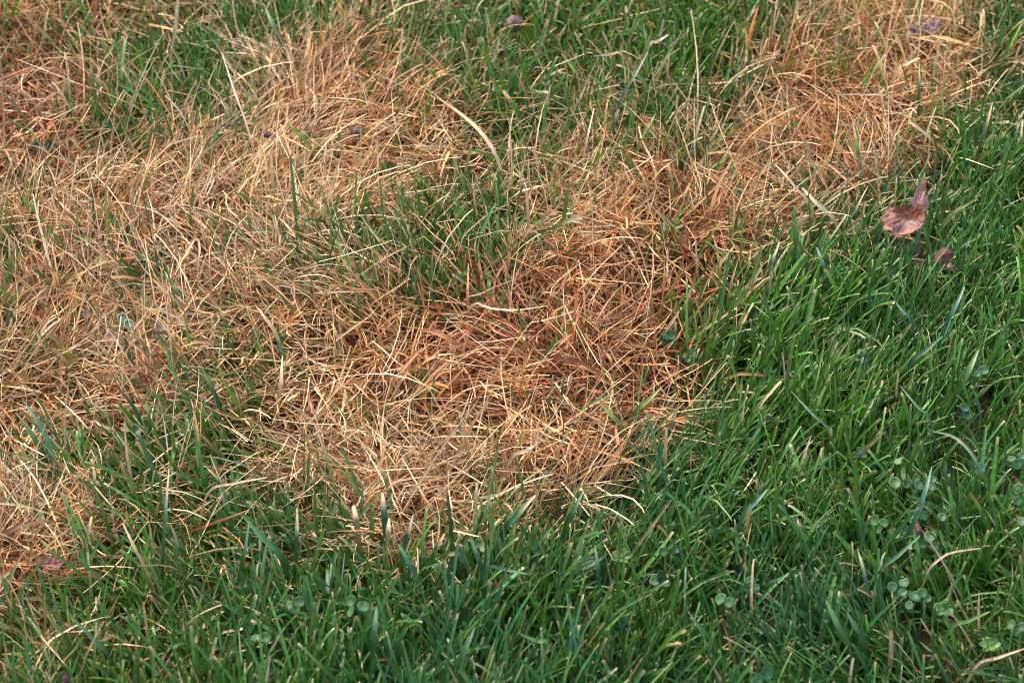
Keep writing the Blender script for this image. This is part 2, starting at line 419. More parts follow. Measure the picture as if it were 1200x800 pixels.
# ------------------------------------------------------------ single blades that stand out
def catmull(P, n):
    P = np.asarray(P, float); P = np.vstack([2 * P[0] - P[1], P, 2 * P[-1] - P[-2]])
    out = []
    m = len(P) - 3
    for q in np.linspace(0, m, n):
        i = min(int(q), m - 1); u = q - i
        a, b, c, d = P[i:i + 4]
        out.append(.5 * (2 * b + (c - a) * u + (2 * a - 5 * b + 4 * c - d) * u * u + (3 * b - a - 3 * c + d) * u ** 3))
    return np.array(out)
GREEN, BLUE, LIME, DARK = (.062, .15, .022), (.066, .155, .058), (.17, .27, .035), (.035, .095, .018)
PALE, STRAW, TAN, ORANGE, RUST = (.66, .47, .26), (.58, .36, .15), (.50, .28, .12), (.48, .20, .06), (.34, .10, .033)
def blade(name, cat, label, pts, w_px, cols, zb=30, rise=None, face=.0, blunt=.35, fold=.2, sag=0):
    """pts: pixels from the visible foot to the tip; cols: colours from foot to tip"""
    pts = np.array(pts, float); n = len(pts)
    seg = np.concatenate([[0], np.cumsum(np.hypot(*np.diff(pts, axis=0).T))]); u = seg / seg[-1]
    dy = max(0, pts[0, 1] - pts[:, 1].min())
    if rise is None: rise = max(4, dy * .42)
    z = (zb + 5 + rise * np.sin(u * math.pi / 2) ** 1.0 + sag * np.sin(u * math.pi)) / 1000
    W3 = [at(p[0], p[1], zz) for p, zz in zip(pts, z)]
    d0 = W3[0] - W3[1]; d0[2] = 0; d0 /= np.linalg.norm(d0) + 1e-9
    root = W3[0] + d0 * .012; root[2] = -.001
    path = catmull([root] + W3, 13)
    T = np.gradient(path, axis=0); T /= np.linalg.norm(T, axis=1)[:, None]
    view = CAM - path; view /= np.linalg.norm(view, axis=1)[:, None]
    upm = np.array([0, -.35, .94])
    side = np.cross(T, upm * .8 + np.array([0, -.45, .2])); side /= np.linalg.norm(side, axis=1)[:, None] + 1e-9
    nrm = np.cross(side, T)
    a = face + np.linspace(-.25, .35, 13)
    sd = side * np.cos(a)[:, None] + nrm * np.sin(a)[:, None]; nn = np.cross(sd, T)
    t = np.linspace(0, 1, 13)
    w = w_px * .00054 * (.7 + .3 * np.minimum(1, t * 2.5)) * np.where(t < .6, 1, 1 - (1 - blunt) * ((t - .6) / .4) ** 1.6)
    K = len(cols); q = t * (K - 1); i0 = np.minimum(q.astype(int), K - 2); f = (q - i0)[:, None]
    c = np.array(cols, float); c = c[i0] * (1 - f) + c[i0 + 1] * f
    V = np.stack([path - sd * w[:, None] / 2, path - nn * (w * fold)[:, None], path + sd * w[:, None] / 2], 1)
    V = np.concatenate([V.reshape(-1, 3), (V - nn[:, None] * .00018).reshape(-1, 3)])     # the blade's own thickness
    ii = np.arange(39).reshape(13, 3)
    F = np.stack([ii[:-1, :-1], ii[:-1, 1:], ii[1:, 1:], ii[1:, :-1]], -1).reshape(-1, 4)
    F = np.concatenate([F, F[:, ::-1] + 39])
    org = np.array([root[0], root[1], 0])
    cc = np.repeat(c, 3, 0) * np.tile([.92, 1.18, 1.0], 13)[:, None]
    o = mesh_object(name, V - org, F, np.concatenate([cc, cc]), M_dry if np.mean(c[:, 0]) > np.mean(c[:, 1]) else M_green)
    o.location = org
    return tag(o, label, cat)
G = lambda label, pts, w, cols=(GREEN, GREEN), **k: blade('grass_blade', 'grass blade', label, pts, w, cols, **k)
S = lambda label, pts, w, cols=(STRAW, PALE), **k: blade('straw_blade', 'straw blade', label, pts, w, cols, **k)

S('long pale straw arching over the green grass at the lower right, alone there', [(1082, 684), (1088, 668), (1098, 657), (1115, 647), (1150, 642)], 3, (TAN, PALE, PALE), zb=34, rise=10, sag=14)
S('wide pale split straw blade at the straw edge left of the big dead leaf', [(980, 262), (968, 248), (955, 236), (940, 220)], 6, (STRAW, PALE, PALE), zb=34)
S('thin straight straw leaning left above the split pale straw blade', [(952, 245), (936, 224), (922, 207), (909, 193)], 3.5, (STRAW, PALE), zb=40)
S('widest straw blade at top centre, arching down to a bright green foot', [(587, 210), (583, 186), (570, 163), (553, 144), (530, 126), (512, 114)], 5.5, (GREEN, LIME, PALE, STRAW, TAN, TAN), zb=28, rise=14, sag=16, blunt=.15)
S('upright orange blade standing at the top edge of the central dead patch', [(549, 372), (548, 345), (549, 308)], 4.5, (RUST, ORANGE, ORANGE), zb=20)
G('stout green blade with a white dried tip at the lower edge of the dead patch', [(452, 622), (450, 598), (448, 577)], 8, (GREEN, BLUE, BLUE, PALE), zb=36, blunt=.3)
S('stubby tan blade tip left of the white tipped stout green blade', [(419, 620), (417, 606), (414, 592)], 7, (GREEN, TAN, PALE), zb=36, blunt=.5)
S('short tan blade close to the right of the white tipped stout green blade', [(454, 634), (455, 620), (456, 607)], 6, (LIME, TAN, PALE), zb=38, blunt=.3)
G('leaning green blade with small straw tip, second right of the stout white tipped blade', [(474, 638), (479, 622), (484, 603)], 5, (GREEN, BLUE, PALE), zb=38, blunt=.2)
G('bent green blade with tan tip below the centre of the dead patch edge', [(508, 650), (514, 637), (521, 625)], 5, (DARK, GREEN, TAN), zb=38)
G('long blue green blade leaning left at the bottom centre over dark grass', [(494, 692), (486, 672), (477, 654), (467, 637)], 6.5, (GREEN, BLUE, BLUE), zb=36)
G('blue green blade leaning left beside the tiny bluish clover at bottom centre', [(566, 672), (559, 650), (551, 628)], 6, (GREEN, BLUE, BLUE), zb=38)
G('slim upright pale green blade right of the lone round clover leaf', [(702, 684), (700, 660), (697, 638)], 5, (BLUE, BLUE, (.16, .24, .16)), zb=38, blunt=.15)
G('wide blue green blade leaning right with dry tip below the central dead patch', [(588, 626), (605, 604), (627, 580)], 7, (GREEN, BLUE, BLUE, PALE), zb=38, rise=20)
G('green blade leaning right at the lower right corner of the dead patch', [(664, 614), (673, 596), (683, 576)], 6, (GREEN, BLUE), zb=38)
G('slender blue green blade standing before the pale lower edge of the dead patch', [(562, 614), (569, 597), (576, 578)], 5, (GREEN, BLUE), zb=38)
G('wide grey green blade rising over the large pale clover at right', [(1062, 634), (1076, 600), (1085, 572), (1092, 546)], 6.5, (GREEN, BLUE, (.10, .19, .13)), zb=36, rise=34, blunt=.1)
G('straight pale green blade pointing up left in mid right lawn, near the frame edge', [(1092, 497), (1073, 474), (1054, 451)], 3.5, (BLUE, (.13, .23, .12)), zb=40, rise=14, blunt=.2)
G('straight pale green blade pointing up left in the middle of the right lawn', [(974, 510), (951, 484), (927, 458)], 3.5, (BLUE, (.13, .23, .12)), zb=42, rise=14, blunt=.2)
G('long thin blade arching left above the large pale clover', [(1160, 577), (1148, 548), (1136, 528), (1117, 511), (1092, 505)], 4, (GREEN, (.14, .24, .11), (.2, .26, .15)), zb=34, rise=20, sag=8)
G('wide blue grey blade leaning right below the small brown leaf', [(1108, 382), (1119, 360), (1130, 336)], 6, (BLUE, (.10, .19, .14)), zb=38)
G('broad bright green blade leaning right near the wet clover at the right edge', [(1123, 458), (1135, 434), (1146, 411)], 8.5, (GREEN, (.1, .19, .04)), zb=36, face=.1)
G('dark blue green blade lying rightward in the shade above the right lawn clover', [(1066, 428), (1085, 410), (1104, 394)], 6, (DARK, BLUE), zb=36, rise=12)
G('short pale blade leaning left below the big dead leaf', [(1068, 378), (1059, 366), (1050, 355)], 4, (BLUE, (.14, .23, .15)), zb=40)
G('pale blue blade leaning left at the straw edge, left of the big dead leaf', [(967, 318), (963, 305), (957, 290)], 5, (BLUE, (.22, .3, .2)), zb=38)
G('blade with a bleached white tip at the right end of the upper straw', [(901, 314), (907, 300), (913, 284)], 5.5, (BLUE, (.2, .27, .18), PALE), zb=36, blunt=.2)
G('long narrow green blade leaning right toward the big dead leaf', [(990, 270), (1002, 246), (1017, 218)], 4, (GREEN, GREEN, BLUE, PALE), zb=36, blunt=.1)
G('upright blade with tan tip standing above the big dead leaf', [(1148, 172), (1156, 146), (1163, 120)], 5, (GREEN, BLUE, TAN), zb=36, blunt=.15)
G('tall green blade with yellow edge in the top right straw', [(1008, 198), (1004, 170), (999, 142)], 5, (GREEN, LIME, GREEN), zb=30)
G('lone upright green blade in the middle of the top right straw', [(1077, 122), (1077, 98), (1077, 74)], 4, (GREEN, (.1, .2, .03)), zb=30)
S('thin white straw arching below the mauve leaf at top right', [(1112, 60), (1104, 52), (1088, 47), (1064, 43)], 3, (TAN, PALE, PALE), zb=34, rise=3, sag=6)
S('pale straw lying level across the top right straw patch', [(1044, 117), (1012, 111), (980, 111)], 3, (STRAW, PALE), zb=38, rise=3)
S('short broad straw piece lying tilted under the mauve leaf', [(1050, 84), (1062, 75), (1078, 68)], 5.5, (STRAW, PALE), zb=36, rise=4)
G('wide blue green blade leaning left from the grass at the far left', [(64, 545), (54, 512), (42, 490), (27, 469)], 7, (GREEN, BLUE, BLUE, (.14, .22, .14)), zb=28, rise=22, blunt=.15)
G('dark green blade leaning left just below the wide blade at the far left', [(52, 535), (38, 510), (19, 483)], 6.5, (DARK, GREEN, GREEN), zb=26, rise=18, blunt=.2)
G('curved blade with green foot and straw tip left of the central dead patch', [(331, 415), (323, 390), (312, 374), (299, 357)], 5, (GREEN, BLUE, STRAW, PALE), zb=24, rise=20, blunt=.1)
S('upright pinkish straw leaf with green foot at the left rim of the central dead patch', [(325, 474), (329, 448), (331, 416)], 6, (LIME, TAN, PALE), zb=22, rise=24, blunt=.2)
G('dark green blade leaning left in the gap left of the central dead patch', [(258, 478), (249, 455), (237, 432)], 5, (DARK, GREEN), zb=24)
G('upright dark green blade beside the round leaf on the left', [(176, 515), (175, 492), (171, 469)], 5, (DARK, GREEN), zb=26)
S('thin bright straw hooked over at the centre of the left dead grass', [(232, 312), (234, 292), (230, 279), (216, 300), (205, 322)], 2.6, (STRAW, PALE, PALE), zb=28, rise=16)
S('white straw curving up right at the far left', [(44, 403), (55, 386), (73, 372)], 3.5, (PALE, PALE), zb=26, rise=10)
S('white straw just inside the curving white straw at the far left', [(46, 396), (54, 380), (66, 371)], 2.6, (PALE, PALE), zb=30, rise=10)
G('upright blue green blade with straw tip in the lower left lawn', [(191, 648), (194, 600), (198, 549)], 4.5, (GREEN, BLUE, BLUE, PALE), zb=30, rise=36, blunt=.2)
G('curved bright edged blade right of the upright straw tipped blade at lower left', [(205, 660), (207, 635), (199, 612)], 4.5, (GREEN, (.1, .2, .08)), zb=34)
G('steep blue green blade leaning right in the lower left lawn', [(281, 672), (287, 644), (292, 610)], 4.5, (GREEN, BLUE), zb=36)
G('wide dark green blade leaning up left across the lower left lawn', [(331, 657), (310, 632), (286, 606)], 7, (DARK, (.05, .13, .03), BLUE), zb=36, rise=14)
G('green blade with papery white tip below the left rim of the dead patch', [(347, 644), (348, 622), (348, 595)], 5.5, (GREEN, BLUE, PALE), zb=34, blunt=.15)
G('long green blade leaning left near the bottom left corner', [(126, 766), (105, 744), (82, 720)], 5, (GREEN, BLUE), zb=34, rise=14)
S('straight straw leaning left in the lower left lawn', [(172, 670), (158, 642), (144, 613)], 4, (TAN, STRAW, PALE), zb=32, rise=24)
S('pale straw lying level across green grass left of the dead patch', [(243, 578), (275, 566), (313, 559)], 3, (STRAW, PALE), zb=40, rise=4)
G('broad pale green blade standing beside the clover at bottom centre left', [(437, 760), (439, 736), (441, 711)], 7, (GREEN, (.1, .19, .09)), zb=36)
G('blue green blade leaning right at the bottom centre', [(533, 786), (544, 762), (556, 735)], 7, (GREEN, BLUE), zb=36)
G('bright lime blade leaning left near the bottom centre', [(645, 757), (628, 750), (609, 742)], 5, (LIME, (.13, .25, .06)), zb=42, rise=5)
G('blue green blade lying level right of the leaning blade at bottom centre', [(569, 668), (592, 667), (618, 672)], 4, (BLUE, BLUE), zb=44, rise=2)
G('grey green blade leaning right in the dark top centre grass', [(728, 116), (743, 90), (759, 61)], 4, (BLUE, (.2, .26, .2)), zb=36)
S('pale straw lying level over dark grass at top centre', [(731, 66), (714, 64), (696, 66)], 3.5, (STRAW, PALE), zb=40, rise=2)
S('upright thin straw standing at the lower edge of the top centre grass', [(684, 184), (689, 158), (696, 127)], 3, (STRAW, PALE), zb=30)
S('short broad straw piece tilted right above the top centre grass', [(760, 55), (770, 49), (783, 41)], 5, (STRAW, PALE), zb=40, rise=4)
G('wide pale green blade leaning left at the top left', [(328, 46), (320, 29), (311, 9)], 7, (GREEN, (.1, .2, .06)), zb=34)
S('tall whitish straw swaying left above the left dead grass', [(297, 176), (287, 140), (275, 108), (260, 62)], 3, (STRAW, PALE, PALE), zb=28, rise=38)
G('broad green blade leaning left near the bottom right centre', [(994, 755), (981, 730), (968, 703)], 7, (GREEN, (.09, .19, .05), (.09, .19, .05)), zb=38)
G('blue green blade beside the broad green blade near the bottom right centre', [(1012, 752), (1002, 734), (993, 717)], 6, (GREEN, BLUE), zb=38)
G('pale blade pointing up in the lower right lawn, left of the clover group', [(1017, 692), (1012, 668), (1005, 643)], 4, (BLUE, (.15, .24, .14), PALE), zb=40, blunt=.15)
G('pale blue blade leaning right in the upper part of the lower right lawn', [(869, 608), (884, 590), (899, 573)], 5, (BLUE, (.13, .22, .15)), zb=42)
S('straw lying tilted over the bottom right corner', [(1142, 782), (1170, 770), (1202, 759)], 3.5, (STRAW, PALE), zb=38, rise=4)
G('long grey green blade leaning right below the clover group', [(1030, 672), (1053, 650), (1078, 627)], 4.5, (GREEN, (.09, .18, .09)), zb=38, rise=14)
G('bright green blade leaning right in the bottom right corner', [(1113, 738), (1135, 727), (1160, 716)], 4.5, (LIME, (.14, .26, .05)), zb=40, rise=6)
S('wide rust brown leaf arching in the middle of the central dead patch', [(545, 418), (530, 400), (512, 390), (490, 386)], 7, (RUST, ORANGE, RUST), zb=20, rise=8, sag=10)
S('orange blade slanting left in the central dead patch', [(459, 452), (474, 430), (495, 407)], 4.5, (ORANGE, ORANGE), zb=22, rise=12)
S('long pale straw arching level over the top of the central dead patch', [(553, 357), (575, 361), (605, 363), (642, 358)], 3.2, (STRAW, PALE, PALE), zb=34, rise=2, sag=4)
G('yellow green blade leaning left at the right rim of the central dead patch', [(729, 501), (717, 487), (705, 473)], 6, (LIME, (.27, .33, .05)), zb=30, blunt=.2)
G('yellow green blade leaning right at the right rim of the central dead patch', [(743, 486), (758, 470), (776, 453)], 6, (GREEN, LIME, (.3, .32, .06)), zb=30, blunt=.2)
S('wide pale straw lying tilted at the bottom of the central dead patch', [(599, 537), (613, 529), (631, 519)], 5, (STRAW, PALE), zb=30, rise=4)
G('upright green blade alone in the dead grass above the central patch', [(634, 297), (632, 284), (629, 271)], 5, (GREEN, LIME), zb=26)

# ------------------------------------------------------------ leaves
def plane_at(px, py, c, nrm):
    d = FWD + RGT * ((px - 600) / FPX) + UPV * ((400 - py) / FPX)
    return CAM + d * (((c - CAM) @ nrm) / (d @ nrm))
def poly_mesh(name, V, F, col, mat, parent, smooth=True):
    me = bpy.data.meshes.new(name); me.from_pydata([tuple(v) for v in V], [], F); me.update()
    if smooth: me.polygons.foreach_set('use_smooth', np.ones(len(me.polygons), bool))
    a = me.color_attributes.new('tint', 'FLOAT_COLOR', 'POINT')
    c4 = np.ones((len(V), 4), np.float32); c4[:, :3] = col
    a.data.foreach_set('color', c4.ravel()); me.materials.append(mat)
    o = bpy.data.objects.new(name, me); C.objects.link(o); o.parent = parent
    return o
def disc(rim, ctr, rings):
    """rings of points from a rim to a centre; returns points (rings*m+1), u (0 rim .. 1 centre)"""
    m = len(rim); P, u = [], []
    for k in range(rings):
        f = k / rings; P.append(rim * (1 - f) + ctr * f); u += [f] * m
    P.append(ctr[None]); u.append(1)
    F = []
    for k in range(rings - 1):
        for j in range(m):
            a, b = k * m + j, k * m + (j + 1) % m
            F.append((a, b, b + m, a + m))
    for j in range(m): F.append(((rings - 1) * m + j, (rings - 1) * m + (j + 1) % m, rings * m))
    return np.concatenate(P), np.array(u), F
def thick(P, F, m, nrm, th):
    n = len(P)
    F2 = F + [tuple(i + n for i in f[::-1]) for f in F] + [(j, j + n, (j + 1) % m + n, (j + 1) % m) for j in range(m)]
    return np.concatenate([P, P - nrm * th]), F2
def dead_leaf(label, outline, ctr, z, tilt, roll, shape, tint, midrib=None, stalk=None, veins=(), jag=.05, rings=9, sub=3, crump=.0012, mat=None, cat='leaf', name='dead_leaf'):
    c = at(*ctr, z)
    nrm = np.array([math.sin(roll), -math.sin(tilt), math.cos(tilt)]); nrm /= np.linalg.norm(nrm)
    O = np.array(outline, float)
    O = catmull(np.vstack([O, O[:1]]), len(O) * sub + 1)[:-1]
    O = np.array(ctr) + (O - np.array(ctr)) * (1 + rng.normal(0, jag, (len(O), 1)))
    rim = np.array([plane_at(x, y, c, nrm) for x, y in O])
    P, u, F = disc(rim, c, rings)
    size = np.linalg.norm(rim - c, axis=1).mean()
    ex = np.array([1, 0, 0]) - nrm * nrm[0]; ex /= np.linalg.norm(ex); ey = np.cross(nrm, ex)
    lx, ly = (P - c) @ ex / size, (P - c) @ ey / size
    hgt = shape(lx, ly, u) * size
    nx, ny = P[:, 0], P[:, 1]
    hgt = hgt + (noise(nx, ny, 240, 1) - .5) * crump * 2.2 + (noise(nx, ny, 600, 2) - .5) * crump
    P = P + nrm * hgt[:, None]
    col = tint(lx, ly, u, noise(nx, ny, 420, 4), noise(nx, ny, 170, 5))
    org = np.array([c[0], c[1], 0]); root = empty(name, org, label, cat)
    V, F = thick(P, F, len(O), nrm, .0003)
    poly_mesh('leaf_blade', V - org, F, np.concatenate([col, col * .85]), mat or M_leaf, root)
    def tube(nm, pix, r, cl, lift):
        Q = np.array([plane_at(x, y, c, nrm) for x, y in pix])
        Q = catmull(Q, 9)
        qx, qy = (Q - c) @ ex / size, (Q - c) @ ey / size
        j = [np.argmin((lx - a) ** 2 + (ly - b) ** 2) for a, b in zip(qx, qy)]
        if lift: Q = Q + nrm * (hgt[j][:, None] + r * .3)
        else: Q = Q + nrm * (hgt[j[0]] * (1 - np.linspace(0, 1, 9)))[:, None]
        rr = r * np.linspace(1, .45, 9); V, FF = [], []
        for k in range(9):
            T = Q[min(k + 1, 8)] - Q[max(k - 1, 0)]; T = T / np.linalg.norm(T); s = np.cross(T, nrm)
            for a in range(5): V.append(Q[k] + rr[k] * (s * math.cos(a * 1.2566) + nrm * math.sin(a * 1.2566)))
        for k in range(8):
            for a in range(5): FF.append((k * 5 + a, k * 5 + (a + 1) % 5, k * 5 + 5 + (a + 1) % 5, k * 5 + 5 + a))
        poly_mesh(nm, np.array(V) - org, FF, np.repeat(np.array(cl)[None], len(V), 0), mat or M_leaf, root)
    if midrib: tube('midrib', midrib, .0006, tint(np.zeros(1), np.zeros(1), np.ones(1), np.ones(1) * .4, np.ones(1) * .5)[0] * 1.25, True)
    for v in veins: tube('vein', v, .00022, tint(np.ones(1) * .1, np.ones(1) * -.1, np.ones(1), np.ones(1) * .4, np.ones(1) * .2)[0] * .9, True)
    if stalk: tube('stalk', stalk, .0008, (.12, .06, .04), False)
    return root
def zp(u, v): return (1010 + u / 6.664, 200 + v / 6.664)
big = [zp(*q) for q in [(165, 365), (198, 318), (238, 292), (275, 296), (322, 272), (382, 256), (380, 216), (408, 206), (414, 150), (448, 118), (474, 85), (492, 108), (482, 150),
                        (482, 210), (514, 240), (518, 290), (502, 350), (490, 400), (458, 450), (400, 488), (368, 515), (300, 515), (232, 505), (192, 452), (172, 405)]]
def big_tint(x, y, u, n1, n2):
    pink = np.array([.47, .19, .13]); pale = np.array([.52, .28, .21]); rust = np.array([.20, .055, .018]); dark = np.array([.065, .035, .045])
    c = mixc(pink, pale, np.clip(n2 * 1.6 - .3, 0, 1))
    w = np.clip(1.25 - np.hypot((x + .10) / .80, (y - .16) / .36) + (n2 - .5) * .6, 0, .5) * 2
    c = mixc(c, rust, np.clip(w, 0, 1))
    e = np.clip((.16 - u) * 5, 0, 1) * ((y > .28) & (x < .35)) * np.clip(n1 * 2.2 - .35, 0, 1)
    c = mixc(c, dark, e)
    s = np.clip((n1 - .72) * 7, 0, 1); c = mixc(c, dark, s * .75)
    return mixc(c, rust * 1.4, np.clip((y - .95) * 1.5, 0, .55))
def big_shape(x, y, u):
    return .17 * np.clip(.75 - u, 0, 1) ** 2 * (1 + .4 * (y < 0)) + .16 * np.clip(y - .5, 0, 2) - .09 * np.sin(3 * x + 2 * y) + .05 * np.sin(7 * x - 3 * y)
dead_leaf('big curled pinkish brown dead leaf with a pointed tip, on green grass at upper right', big, zp(390, 350), .052, R(33), .12, big_shape, big_tint,
          midrib=[zp(235, 420), zp(330, 370), zp(430, 290), zp(455, 190)], jag=.045, rings=10,
          veins=[[zp(280, 398), zp(300, 440), zp(330, 485)], [zp(330, 370), zp(370, 420), zp(390, 470)], [zp(385, 325), zp(430, 370), zp(470, 400)], [zp(425, 295), zp(465, 300), zp(500, 290)],
                 [zp(300, 388), zp(280, 350), zp(250, 315)], [zp(350, 355), zp(345, 320), zp(330, 285)], [zp(435, 260), zp(460, 240), zp(478, 232)]])
def plain_tint(a, b, d=(.05, .03, .03)):
    return lambda x, y, u, n1, n2: mixc(mixc(np.array(a), np.array(b), np.clip(n2 * 1.8 - .4, 0, 1)), d, np.clip((n1 - .66) * 5, 0, .8))
dome = lambda k: (lambda x, y, u: k * (1 - (1 - u) ** 2))
cup = lambda k: (lambda x, y, u: k * (1 - u) ** 2 + .06 * np.sin(4 * x))
dead_leaf('small dark red brown leaf on green grass below the big curled dead leaf', [(1096, 301), (1100, 294), (1106, 291), (1114, 293), (1118, 299), (1113, 304), (1110, 309), (1104, 308), (1098, 307)],
          (1106, 300), .046, R(30), .1, dome(.25), plain_tint((.12, .028, .018), (.18, .055, .038)), midrib=[(1099, 303), (1106, 299), (1115, 297)])
dead_leaf('pinkish scrap of leaf just under the small dark red brown leaf', [(1109, 312), (1113, 308), (1117, 311), (1117, 316), (1112, 318)], (1113, 313), .042, R(30), 0, dome(.3),
          plain_tint((.25, .11, .09), (.32, .17, .14)), rings=4)
dead_leaf('folded mauve dead leaf in the straw at the top right corner', [(1062, 36), (1066, 31), (1075, 31), (1082, 29), (1088, 23), (1095, 20), (1101, 25), (1100, 31), (1096, 35), (1097, 40), (1089, 40), (1080, 38), (1070, 39)],
          (1083, 33), .050, R(30), -.1, lambda x, y, u: .28 * np.abs(x - .2) - .1, plain_tint((.18, .085, .06), (.26, .15, .13)), midrib=[(1066, 35), (1082, 34), (1096, 26)])
dead_leaf('round curled grey mauve dead leaf in the green grass at the top centre', [(592, 28), (594, 22), (600, 18), (607, 19), (613, 24), (615, 30), (611, 35), (605, 38), (597, 38), (592, 34)],
          (603, 28), .044, R(35), 0, dome(.75), plain_tint((.12, .068, .058), (.19, .125, .125)), midrib=[(601, 37), (603, 30), (606, 20)])
dead_leaf('small dark purple leaf tucked in straw left of the widest straw blade', [(411, 152), (415, 149), (421, 150), (426, 153), (426, 160), (421, 163), (414, 162), (410, 158)],
          (418, 156), .034, R(35), 0, dome(.4), plain_tint((.08, .048, .05), (.14, .09, .10)), rings=6)
dead_leaf('flat reddish dead leaf sunk in dry grass at the left edge', [(45, 658), (50, 652), (58, 653), (63, 649), (70, 653), (77, 653), (74, 660), (70, 666), (60, 664), (52, 665)],
          (61, 658), .030, R(30), 0, cup(.18), plain_tint((.28, .09, .065), (.36, .17, .15)), midrib=[(48, 659), (61, 658), (74, 656)])
dead_leaf('brown leaf scrap at the bottom edge near the left corner', [(68, 790), (74, 787), (80, 791), (79, 798), (71, 799)], (74, 793), .036, R(30), 0, cup(.2), plain_tint((.2, .08, .05), (.3, .15, .1)), rings=5)
dead_leaf('tiny red brown leaf scrap among the clovers at right', [(1072, 615), (1077, 613), (1080, 618), (1078, 625), (1073, 625)], (1076, 619), .048, R(35), 0, dome(.3), plain_tint((.22, .07, .04), (.27, .11, .075)), rings=5)
dead_leaf('small dark curled leaf lying at the end of the thin twig, upper left', [(303, 155), (310, 153), (319, 156), (325, 160), (315, 162), (307, 160)], (313, 158), .034, R(30), 0, dome(.3),
          plain_tint((.08, .035, .03), (.13, .065, .06)), rings=5)
green_tint = lambda a, b: (lambda x, y, u, n1, n2: mixc(np.array(a), np.array(b), np.clip(n2 * 1.6 - .3, 0, 1)))
def scallop(cx, cy, r, n, amp, ph=0, squash=.72):
    return [(cx + r * (1 + amp * math.cos(n * a + ph)) * math.cos(a), cy + squash * r * (1 + amp * math.cos(n * a + ph)) * math.sin(a)) for a in np.linspace(0, 2 * math.pi, 22, endpoint=False)]
dead_leaf('pale green scalloped weed leaf in the bottom right corner', scallop(1160, 755, 12, 6, .14), (1160, 755), .040, R(25), .1, cup(.2), green_tint((.13, .25, .05), (.2, .32, .08)), jag=.02, sub=2,
          rings=6, mat=M_clover, cat='weed leaf', name='weed_leaf', midrib=[(1152, 760), (1160, 755), (1168, 750)])
dead_leaf('dark green scalloped weed leaf right of the long arching straw foot', scallop(1108, 712, 13, 5, .16, 1), (1108, 712), .036, R(20), 0, cup(.15), green_tint((.05, .13, .03), (.09, .18, .04)), jag=.03, sub=2,
          rings=6, mat=M_clover, cat='weed leaf', name='weed_leaf', midrib=[(1098, 716), (1108, 712), (1118, 706)])
dead_leaf('broad lance shaped green weed leaf at the lower centre', [(672, 664), (680, 657), (690, 653), (700, 653), (709, 650), (702, 659), (692, 665), (680, 668)], (690, 659), .044, R(30), 0, cup(.2),
          green_tint((.07, .15, .04), (.13, .18, .07)), mat=M_clover, cat='weed leaf', name='weed_leaf', midrib=[(674, 665), (690, 659), (706, 652)], rings=5)
dead_leaf('crumpled yellow green weed leaf at the lower centre beside the lance leaf', scallop(729, 652, 11, 5, .2, .5), (729, 652), .042, R(30), 0, cup(.3), green_tint((.10, .2, .04), (.2, .24, .07)), jag=.05, sub=2,
          rings=6, mat=M_clover, cat='weed leaf', name='weed_leaf', midrib=[(720, 658), (729, 652), (738, 646)])
dead_leaf('dark bluish broad leaf low in the thatch at the upper left', [(36, 172), (42, 166), (52, 163), (62, 166), (70, 172), (60, 178), (48, 180)], (52, 172), .028, R(30), 0, cup(.15),
          green_tint((.022, .05, .018), (.04, .075, .028)), mat=M_clover, cat='weed leaf', name='weed_leaf', midrib=[(40, 173), (52, 172), (67, 171)], rings=5)
dead_leaf('dark green pointed leaf right of the dark bluish broad leaf, upper left', [(117, 143), (124, 142), (132, 147), (138, 153), (128, 154), (121, 150)], (127, 149), .030, R(30), 0, cup(.15),
          green_tint((.03, .08, .025), (.05, .11, .04)), mat=M_clover, cat='weed leaf', name='weed_leaf', midrib=[(119, 144), (127, 149), (137, 153)], rings=5)

# the twig
tw = catmull([at(230, 151, .030), at(250, 148, .035), at(268, 147, .034), at(292, 146, .037)], 12)
V, F = [], []
for k in range(12):
    r = .0008 * (1 - .04 * k)
    for a in range(6): V.append(tw[k] + np.array([0, math.cos(a * math.pi / 3), math.sin(a * math.pi / 3)]) * r)
for k in range(11):
    for a in range(6): F.append((k * 6 + a, k * 6 + (a + 1) % 6, k * 6 + 6 + (a + 1) % 6, k * 6 + 6 + a))
o = poly_mesh('twig', np.array(V) - tw[0], F, np.repeat(np.array([[.07, .03, .02]]), len(V), 0), M_leaf, None); o.location = tw[0]
tag(o, 'thin dark brown twig lying across straw at the upper left', 'twig')

# ------------------------------------------------------------ clover
def leaflet_data(name, c1, c2, edge, cupk, m=18, rings=4):
    a = np.linspace(0, 2 * math.pi, m, endpoint=False) - math.pi / 2
    notch = 1 - .13 * np.exp(-(((a - math.pi / 2 + math.pi) % (2 * math.pi) - math.pi) / .28) ** 2)
    rim = np.stack([.5 * np.cos(a) * notch, .5 + .5 * np.sin(a) * notch, 0 * a], -1)
    rim[:, 0] *= .80 + .2 * np.clip(rim[:, 1], 0, 1)
    P, u, F = disc(rim, np.array([0, .46, 0]), rings)
    P[:, 2] = cupk * (1 - u) ** 2 * .22 + .16 * np.abs(P[:, 0]) + (noise(P[:, 0], P[:, 1], 5, 2) - .5) * .05
    mark = np.exp(-((P[:, 1] - .55 + .5 * np.abs(P[:, 0])) / .08) ** 2) * .95
    col = mixc(np.array(c1), np.array(c2), mark)
    col = mixc(col, np.array(edge), np.clip(.18 - u, 0, .18) / .18 * .8)
    V, F = thick(P, F, m, np.array([0, 0, 1]), .02)
    me = bpy.data.meshes.new(name); me.from_pydata([tuple(v) for v in V], [], F); me.update()
    me.polygons.foreach_set('use_smooth', np.ones(len(me.polygons), bool))
    at_ = me.color_attributes.new('tint', 'FLOAT_COLOR', 'POINT')
    c4 = np.ones((len(V), 4), np.float32); c4[:, :3] = np.concatenate([col, col * .9]); at_.data.foreach_set('color', c4.ravel())
    me.materials.append(M_clover)
    return me
